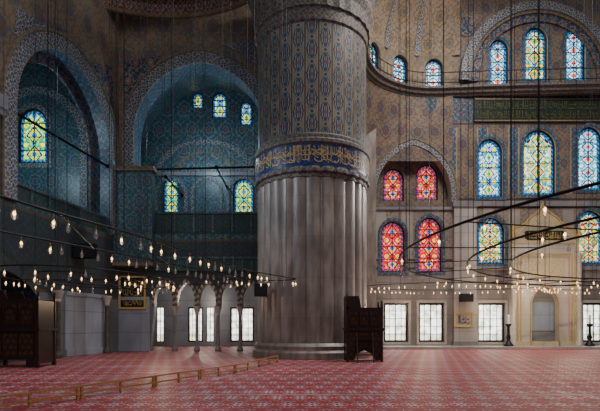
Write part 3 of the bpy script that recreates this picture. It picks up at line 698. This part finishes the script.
for k,(rr_,w_,m_,lb) in enumerate(((3.2,.4,'arch_band','cream and blue half circle painted on the apse wall'),(1.9,.2,'edge_paint','small tan half circle painted on the apse wall'))):
    c0=(B2.px(205,0)[0],12.6); yy=.68 if k==0 else .75
    O=[(c0[0]+(rr_+w_)*cos(t),c0[1]+(rr_+w_)*sin(t)*yy) for t in [PI-PI*q/24 for q in range(25)]]; I=[(c0[0]+rr_*cos(t),c0[1]+rr_*sin(t)*yy) for t in [PI-PI*q/24 for q in range(25)]]
    trim(ring(MB(),B2,O,I,-.06,0,False),m_,lb,'arch band')
trim(MB().fbox(B2,-16,3,12.4,12.65,-.15,0),'marble_grey','horizontal moulding across the apse wall','moulding')
for x_ in (171,207,243):
    c=B2.px(x_,0)[0]; archtrim(B2,(c,.98,8.4,12.2),.2,.24,-.06,0,'arch_band',{171:'painted arch round the narrow left stained window of the apse wall',243:'painted arch round the right stained window of the apse wall',207:'painted blank blind arch between two stained windows of the apse wall'}[x_])
mb=MB(); mb.box((-14,29.05,5.6),(3,34.8,7.08)); trim(mb,'gallery_paint','gallery floor block behind the big rear arch','gallery floor')
parapet(L2,aL,aR_+.3,7.12,8.5,.35,'teal gallery parapet at the foot of the big rear arch')
parapet(L2,us[0]-.1,us[-2],4.85,5.7,-.1,'lower railed parapet directly above the striped arches of the low arcade',.55)
bx0=-11.02; bx1=28.35*(152-300)/F
trim(MB().box((bx0,28.35,5.3),(bx1,28.98,10.7)),'teal_tile','dark teal tiled block projecting between the two arches','pier')
trim(MB().box((bx0-.05,28.2,10.7),(bx1+.12,28.98,10.95)).box((bx0-.03,28.25,5.1),(bx1+.08,28.98,5.3)),'edge_paint','tan mouldings above and below the projecting tiled block','moulding')
def poly_trim(fr,pts,m,lab,d=-.06):
    P=[fr.px(*p) for p in pts]; mb=wallmb(fr,P,[],d,.05)
    for k in range(len(P)): a,b=P[k],P[(k+1)%len(P)]; mb.face([fr.P(*a,d),fr.P(*b,d),fr.P(*b,0),fr.P(*a,0)])
    trim(mb,m,lab,'painted panel')
poly_trim(L2,[(222,45),(256,40),(257,66),(240,53)],'arch_band','blue triangular painted panel between the big rear arch and giant column')
poly_trim(L2,[(124,112),(124,62),(160,56)],'navy_ornament','blue triangular painted panel left of the big rear arch crown')
poly_trim(L1,[(16,8),(62,36),(46,40),(14,38)],'arch_band','blue painted panel above the crown of the left arch')
poly_trim(L1,[(84,62),(112,66),(113,108)],'navy_ornament','dark ornamented triangular panel right of the left arch crown')
a=l1u(18.9); trim(MB().fbox(L1,a,a+.8,0,10.2,-.2,0),'dark_stone','dark stone pilaster at the left edge of the photo','pilaster')
trim(MB().fbox(L1,a-.1,a+.9,10.2,10.45,-.3,0).fbox(L1,a-.2,a+1.0,10.45,11.0,-.4,0),'marble_grey','stepped capital of the pilaster at the left edge','capital')
trim(MB().fbox(L1,A1[0]+A1[1],uR,11.0,11.25,-.18,0),'marble_grey','short moulding at the springing of the left arch','moulding')
B3=Frame((0,36.5),(1,0)); hs=[];ww=[]
for b,l in (((188,203,307,342),'bright window behind the arcade, seen between the second and third arcade columns'),((206,214,307,342),'narrow bright window behind the arcade, just left of the fourth column'),((230,254,307,342),'widest bright window behind the arcade beside the giant column'),((156,164,307,342),'dim narrow window behind the first arcade opening')):
    A=box_px(B3,*b); hs.append(arch(*A,None)); ww.append((A,l))
struct('wall_arcade_back',wallmb(B3,[(-16,0),(4,0),(4,7),(-16,7)],hs,0,.3),'marble_blue','bluish wall behind the low arcade','wall')
for A,l in ww: window(B3,A,.2,'clear',l,None,(1,4) if A[1]<.5 else (3,4))
for k,(p,lb) in enumerate(zip(cols_px[1:6],['first marble column of the low arcade, right of the marble panel','second marble column of the low arcade','third marble column of the low arcade','fourth marble column of the low arcade, before the widest bright window','last marble column of the low arcade, half hidden by the giant column'])):
    column(L2,p,zsp,.22,lb,'columns of the low arcade',.11,'marble_grey')
for k in range(len(us)-1):
    a,b=us[k]+.14,us[k+1]-.14
    trim(ring(MB(),L2,arch((a+b)/2,(b-a)/2+.13,zsp,zap2+.22,.7,8),arch((a+b)/2,(b-a)/2-.0,zsp,zap2,.7,8),-.05,0,False),'striped_stone','dark and pale striped voussoirs of arcade arch %d from the marble panel'%(k+1),'arch band')
framed('calligraphy_sign',L2,119,146,276,309,-.1,'gold framed dark calligraphy on the wall above the bluish marble panel','band_black',21,'gold_paint',.11,.014,.5)
rc=(-7.6,20.2); rr=8.2
th=[math.radians(q) for q in range(126,48,-3)]
pth=[(rc[0]+rr*cos(a),rc[1]+rr*sin(a)) for a in th]
trim(sweep(MB(),pth,[(-.2,19.8),(.0,19.8),(.1,19.95)]),'edge_paint','tan lower edge of the painted dome ring at top left','cornice')
trim(sweep(MB(),pth,[(.1,19.95),(.15,20.5),(.45,20.7),(.5,21.3),(.9,21.5),(1.0,22.3),(1.0,24.5)]),'red_band','red and blue painted dome ring at the top left of the photo','cornice')
def rod(a,b,lab):
    o=empty('tie_rod',a,lab,'tie rod'); obj('rod',MB().tube([a,b],.06,6),'iron',o)
    for p,q in ((a,b),(b,a)):
        p=V(p); t=(V(q)-p).normalized(); obj('rod_collar',MB().tube([p,p+t*.15],.11,8),'iron',o)
rod(tuple(L1.P(A1[0]-A1[1],10.9,.2)),tuple(L1.P(A1[0]+A1[1],10.9,.2)),'black iron tie rod crossing the left arch')
rod(tuple(L2.P(aL,11.1,.4)),tuple(L2.P(aR_,11.3,.4)),'black iron tie rod crossing the front of the big rear arch')
rod((-8.5,30.35,11.0),(-8.5,34.75,11.0),'iron tie rod running back into the big rear arch at its left')
rod((-5.3,30.3,11.6),(-5.3,34.75,11.6),'iron tie rod running back into the big rear arch near its middle')
# ================================================================ FURNITURE
def kursi(name,x0,y0,w,dp,h,label,tf=.76,steps=False,npan=3):
    o=empty(name,(x0+w/2,y0+dp/2,0),label,'pulpit')
    def X(a): return x0+a
    def bx(mb,a,b): return mb.box((X(a[0]),y0+a[1],a[2]),(X(b[0]),y0+b[1],b[2]))
    pl=h*.46; pm='dark_wood'
    for a in (0,w-.12):
        for b in (0,dp-.12): obj('leg',bx(MB(),(a,b,0),(a+.12,b+.12,pl)),'dark_wood',o)
    obj('seat_platform',bx(MB(),(-.05,-.05,pl),(w+.05,dp+.05,pl+.1)),'dark_wood',o)
    fr=Frame((X(0),y0),(1,0))
    hole=arch(w/2,w/2-.32,.08,pl*.36,.1,6) if steps else [(.5,.08),(.5,.3),(w-.5,.3),(w-.5,.08)]
    obj('front_panel',wallmb(fr,[(.1,.06),(w-.1,.06),(w-.1,pl),(.1,pl)],[hole],.03,.05),'inlay_wood' if steps else pm,o)
    obj('side_panel',MB().box((x0+.03,y0+.1,pl*.1),(x0+.07,y0+dp-.1,pl)),pm,o); obj('side_panel',MB().box((x0+w-.07,y0+.1,pl*.1),(x0+w-.03,y0+dp-.1,pl)),pm,o)
    top=h*tf
    for b in (0,dp-.06):
        obj('parapet_rail',bx(MB(),(.0,b,top-.08),(w,b+.06,top)),'dark_wood',o)
        obj('parapet_panel',bx(MB(),(.05,b+.015,pl+.1),(w-.05,b+.045,top-.08)),pm,o)
    for k in range(npan):
        a=.12+(w-.24)*k/npan; b1=a+(w-.24)/npan-.07
        obj('raised_panel',bx(MB(),(a,-.03,pl+.2),(b1,.02,top-.18)),'inlay_wood',o)
        if not steps: obj('raised_panel',bx(MB(),(a,-.02,.4),(b1,.04,pl-.1)),'inlay_wood',o)
        obj('carved_arch',ring(MB(),fr,arch((a+b1)/2,(b1-a)/2-.02,pl+.25,top-.22,.05,6),arch((a+b1)/2,(b1-a)/2-.07,pl+.3,top-.3,.05,6),-.06,-.03),'dark_wood',o)
    obj('end_panel',bx(MB(),(w-.06,.06,pl+.1),(w-.03,dp-.06,top-.05)),pm,o)
    for b in (0,dp-.08): obj('corner_post',bx(MB(),(w-.08,b,pl),(w,b+.08,top+.1)),'dark_wood',o)
    for b in (0.04,dp-.04): obj('finial',MB().lathe([(.03,0),(.06,.05),(.03,.1),(.055,.15),(0,.22)],(X(w-.04),y0+b,top+.1),8),'dark_wood',o,True)
    for b in (0,dp-.1): obj('back_post',bx(MB(),(0,b,pl),(.1,b+.1,h-.2)),'dark_wood',o)
    for b in (0.05,dp-.05): obj('finial',MB().lathe([(.04,0),(.075,.06),(.03,.11),(.05,.15),(0,.2)],(X(.05),y0+b,h-.2),8),'dark_wood',o,True)
    mb=MB(); bx(mb,(.02,.1,pl+.1),(.08,dp-.1,h-.35)); bx(mb,(.02,dp*.3,h-.35),(.08,dp*.7,h-.15)); obj('backrest',mb,pm,o)
    for b in (.02,dp-.06):
        pts=[(.1,pl+.1),(w*.42,top-.05),(w*.40,top+.12),(w*.34,h*.97),(.1,h-.1)]
        P3=[(X(p[0]),y0+b,p[1]) for p in pts]; Q3=[(X(p[0]),y0+b+.04,p[1]) for p in pts]
        mb=MB(); mb.face(P3); mb.face(Q3[::-1])
        for k in range(5): mb.face([P3[k],P3[(k+1)%5],Q3[(k+1)%5],Q3[k]])
        obj('wing_panel',mb,'dark_wood',o)
    if steps:
        for k in range(3): obj('step',bx(MB(),(w*.3,-.12-.12*(2-k),pl*(.25+.25*k)-.04),(w*.7,0-.12*(2-k)+.08,pl*(.25+.25*k))),'dark_wood',o)
        for a in (w*.3-.04,w*.7): obj('step_stringer',MB().face([(X(a),y0-.42,0),(X(a),y0-.3,0),(X(a),y0,pl*.8),(X(a),y0,pl*.95)]).face([(X(a)+.04,y0-.42,0),(X(a)+.04,y0-.3,0),(X(a)+.04,y0,pl*.8),(X(a)+.04,y0,pl*.95)]).face([(X(a),y0-.42,0),(X(a)+.04,y0-.42,0),(X(a)+.04,y0,pl*.95),(X(a),y0,pl*.95)]),'dark_wood',o)
    return o
kursi('preacher_pulpit',2.0,20.8,1.6,1.1,2.95,'carved dark wooden preacher pulpit with steps at the foot of the giant column',.80,True,3)
kursi('muezzin_pulpit',-11.8,17.9,2.05,1.3,3.0,'large dark wooden pulpit box at the left edge beside the carpet',.86)
corner=[(-5.75,8.3),(-3.75,12.4),(-2.15,15.9),(-.95,20.6)]
seg=[]
for i,nn in enumerate((2,2,2)):
    a,b=corner[i],corner[i+1]
    for k in range(nn):
        seg.append(((a[0]+(b[0]-a[0])*(k+.003)/nn,a[1]+(b[1]-a[1])*(k+.003)/nn),(a[0]+(b[0]-a[0])*(k+.997)/nn,a[1]+(b[1]-a[1])*(k+.997)/nn)))
for i,(a,b) in enumerate(seg):
    o=empty('low_barrier',((a[0]+b[0])/2,(a[1]+b[1])/2,0),'low brass barrier section, number %d from the near left corner'%(i+1),'barrier','low barrier sections on the carpet')
    fr=Frame(a,(b[0]-a[0],b[1]-a[1])); L=math.hypot(b[0]-a[0],b[1]-a[1])
    for z in (.10,.26): obj('rail',MB().fbox(fr,0,L,z,z+.04,-.03,.03),'brass',o)
    for t in (.02,.5,.98): obj('post',MB().fbox(fr,L*t-.025,L*t+.025,0,.29,-.025,.025),'brass',o)
# ================================================================ CHANDELIERS
K=.58
lamp_g=MB().lathe([(r*K,z*K) for r,z in [(.03,-.16),(.05,-.2),(.08,-.29),(.085,-.35),(.05,-.42),(.02,-.45),(0,-.46)]],(0,0,0),10)
lamp_h=MB().tube([(0,0,0),(0,0,-.14*K)],.005,4).lathe([(r*K,z*K) for r,z in [(.0,-.13),(.035,-.14),(.035,-.175),(.02,-.18)]],(0,0,0),8)
lamp_b=MB().lathe([(r*K,z*K) for r,z in [(0,-.2),(.02,-.21),(.042,-.26),(.03,-.31),(0,-.33)]],(0,0,0),8)
def mk(name,mb,m):
    o=obj(name,mb,m,loc=(0,0,0),smooth=True); me=o.data; bpy.data.objects.remove(o); return me
MG,MH,MBu=mk('lamp',lamp_g,'lamp_glass'),mk('lamp_hook',lamp_h,'brass'),mk('bulb',lamp_b,'bulb_glow')
def vis(p):
    if p.y<2: return False
    x=300+p.x/p.y*F; return -50<x<650
def lamps(parent,pts,lit=1.0):
    base=V(parent.location); R_=random.Random(len(pts)+3); c=0
    for p in pts:
        if not vis(p): continue
        c+=1
        l=bpy.data.objects.new('lamp',MG); C.objects.link(l); l.parent=parent; l.location=p-base+V((0,0,-R_.random()*.04))
        for nm,me in (('lamp_hook',MH),('bulb',MBu)):
            if nm=='bulb' and R_.random()>lit: continue
            q=bpy.data.objects.new(nm,me); C.objects.link(q); q.parent=l
    return c
def resample(P,step,o=0,jit=0):
    P=[V(p) for p in P]; out=[]; acc=o; n=len(P); R_=random.Random(int(step*100))
    for i in range(n):
        a,b=P[i],P[(i+1)%n]; L=(b-a).length
        while acc<L: out.append(a+(b-a)*(acc/L)); acc+=step*(1+jit*(R_.random()-.5))
        acc-=L
    return out
def smooth_loop(P,k=6):
    out=[]; n=len(P); P=[V((p[0],p[1])) for p in P]
    for i in range(n):
        a,b,c,d=P[i-1],P[i],P[(i+1)%n],P[(i+2)%n]
        for j in range(k):
            t=j/k; q=.5*((2*b)+(c-a)*t+(2*a-5*b+4*c-d)*t*t+(3*b-a-3*c+d)*t**3); out.append((q.x,q.y))
    return out
def chandelier(label,loops,z,step,cab,r=.03,links=None,lit=1.0):
    c=sum((V((p[0],p[1],0)) for p in loops[0]),V((0,0,0)))/len(loops[0])
    o=empty('chandelier',(c.x,c.y,z),label,'chandelier'); tot=0
    for j,L in enumerate(loops):
        P=[V((p[0],p[1],z)) for p in L]; obj('ring',MB().tube(P,r,6,True),'iron',o)
        tot+=lamps(o,[p-V((0,0,r)) for p in resample(P,step,0,1.1)],lit)
        for p in resample(P,cab,1.0):
            if vis(p): obj('hanging_cable',MB().tube([p,p+V((0,0,22-z))],.010,4),'cable_metal',o)
    print('LAMPS',label[:20],tot)
    if links:
        for a,b in links:
            if vis(V((a[0],a[1],z))): obj('spoke',MB().tube([(a[0],a[1],z),(b[0],b[1],z)],.015,5),'iron',o)
    return o
def circ(cx,cy,rx,ry,n=96): return [(cx+rx*cos(2*PI*k/n),cy+ry*sin(2*PI*k/n)) for k in range(n)]
CX,CY=14.8,12.4
lk=[((CX+8.6*cos(a),CY+8.6*sin(a)),(CX+12*cos(a),CY+12*sin(a))) for a in [2*PI*k/24 for k in range(24)]]
chandelier('vast three-ring iron chandelier with glass lamps sweeping in from the right edge',[circ(CX,CY,12,12,120),circ(CX,CY,9.9,9.9,110),circ(CX,CY,8.6,8.6,110)],3.6,1.05,2.6,.028,lk,.75)
lp=[(-4.66,7.4),(-4.32,8.6),(-3.72,10.4),(-2.95,13.5),(-1.9,17.5),(-.6,20.0),(-.2,21.0),(-1.2,21.6),(-2.3,20.8),(-3.3,18.3),(-4.3,15.4),(-5.4,12.6),(-6.4,10.2),(-7.2,7.8),(-6.6,5.6),(-5.2,5.6)]
lk=[(lp[i],lp[12-i+0]) for i in (1,2,3,4)]
chandelier('long narrow iron chandelier loop of glass lamps at left, ending by the giant column',[smooth_loop(lp)],3.6,.55,2.0,.022,lk,.5)
chandelier('round iron chandelier of lit lamps in front of the left marble panels',[circ(-8.0,18.6,2.9,4.6,60),circ(-8.0,18.6,1.6,3.0,40)],3.35,.7,3,.02,[((-10.9,18.6),(-5.1,18.6)),((-8,14),(-8,23.2))],.65)
chandelier('far iron chandelier of lit lamps before the low arcade',[circ(-6.2,25.8,2.9,2.0,50)],3.95,.75,3,.02,None,.7)
chandelier('far wide iron chandelier of lit lamps before the right ground windows and pilaster',[circ(9.0,28.2,5.2,2.7,90)],3.85,.48,4,.02,None,.9)
chandelier('smaller far iron chandelier of lit lamps in front of the prayer niche',[circ(18.5,28.2,3.9,2.7,60)],3.85,.48,4,.02,None,.9)
speaker((-1.85,22.75,2.95),'black loudspeaker on the left flank of the giant column',.6,.6)
speaker((-11.0,24.6,5.0),'wide black loudspeaker high above the large bluish marble panel',1.1,.75)
# ================================================================ LIGHT
def sun(name,e,c,rot,ang):
    l=bpy.data.lights.new(name,'SUN'); l.energy=e; l.color=c; l.angle=ang; o=bpy.data.objects.new(name,l); C.objects.link(o); o.rotation_euler=rot; return o
sun('sun_soft',.36,(1,.93,.84),(math.radians(50),0,math.radians(30)),math.radians(40))
def pl(name,loc,e,c):
    l=bpy.data.lights.new(name,'POINT'); l.energy=e; l.color=c; l.shadow_soft_size=.0; o=bpy.data.objects.new(name,l); C.objects.link(o); o.location=loc
def aim(o,loc,to): o.location=loc; o.rotation_euler=(V(to)-V(loc)).to_track_quat('-Z','Y').to_euler()
def spot(name,loc,to,e,c,ang,bl=.6):
    l=bpy.data.lights.new(name,'SPOT'); l.energy=e; l.color=c; l.shadow_soft_size=0; l.spot_size=math.radians(ang); l.spot_blend=bl
    o=bpy.data.objects.new(name,l); C.objects.link(o); aim(o,loc,to)
def area(name,loc,to,e,c,sz):
    l=bpy.data.lights.new(name,'AREA'); l.energy=e; l.color=c; l.size=sz; o=bpy.data.objects.new(name,l); C.objects.link(o); aim(o,loc,to)
for k,(x,y) in enumerate(((-7,24),(8,31),(14,31))): pl('lamp_light_%d'%k,(x,y,3.0),130,(1,.72,.45))
pl('niche_light',(17.0,30.0,4.5),300,(1,.82,.56))  # warm fill added to brighten the niche, no lamp hangs there
pl('arcade_light',(-7,33,3.5),240,(1,.86,.7)); pl('apse_light',(-6.5,31.5,13.0),360,(.6,.85,1)); pl('bay_light',(-15,24.0,11),340,(.6,.85,1)); pl('left_daylight',(-7.5,18,9),190,(.65,.82,1))  # unseen point fills added to brighten arcade, apse, left bay and column
pl('exedra_daylight',(8.5,29.5,21.5),160,(1,.93,.84))  # unseen point light brightening the half dome
spot('window_shaft_right',(17,31,13),(1.0,25,6),7000,(.95,.93,.95),40,.8)  # unseen spot added to light the column's right side
spot('window_shaft_left',(-11,18,12),(0,24,6),2000,(.75,.86,1),45,.8)  # unseen cool spot added for sheen on the column's left side
area('dome_daylight_right',(11,22,25),(9,23,0),3600,(1,.95,.92),7)  # area light added above the view as soft downward fill
area('dome_daylight_left',(-6,10,22),(-5,13,0),600,(.8,.88,1),8)  # weaker bluish overhead fill, likewise added out of view
w=bpy.data.worlds.new('world'); bpy.context.scene.world=w; w.use_nodes=True
w.node_tree.nodes['Background'].inputs[0].default_value=(.58,.66,.82,1); w.node_tree.nodes['Background'].inputs[1].default_value=.145
cam=bpy.data.cameras.new('camera'); co_=bpy.data.objects.new('camera',cam); C.objects.link(co_)
co_.location=(0,0,CH); co_.rotation_euler=(PI/2,0,0); cam.sensor_width=36; cam.lens=F/600*36; cam.shift_y=(HY-205.5)/600; cam.clip_end=200
bpy.context.scene.camera=co_
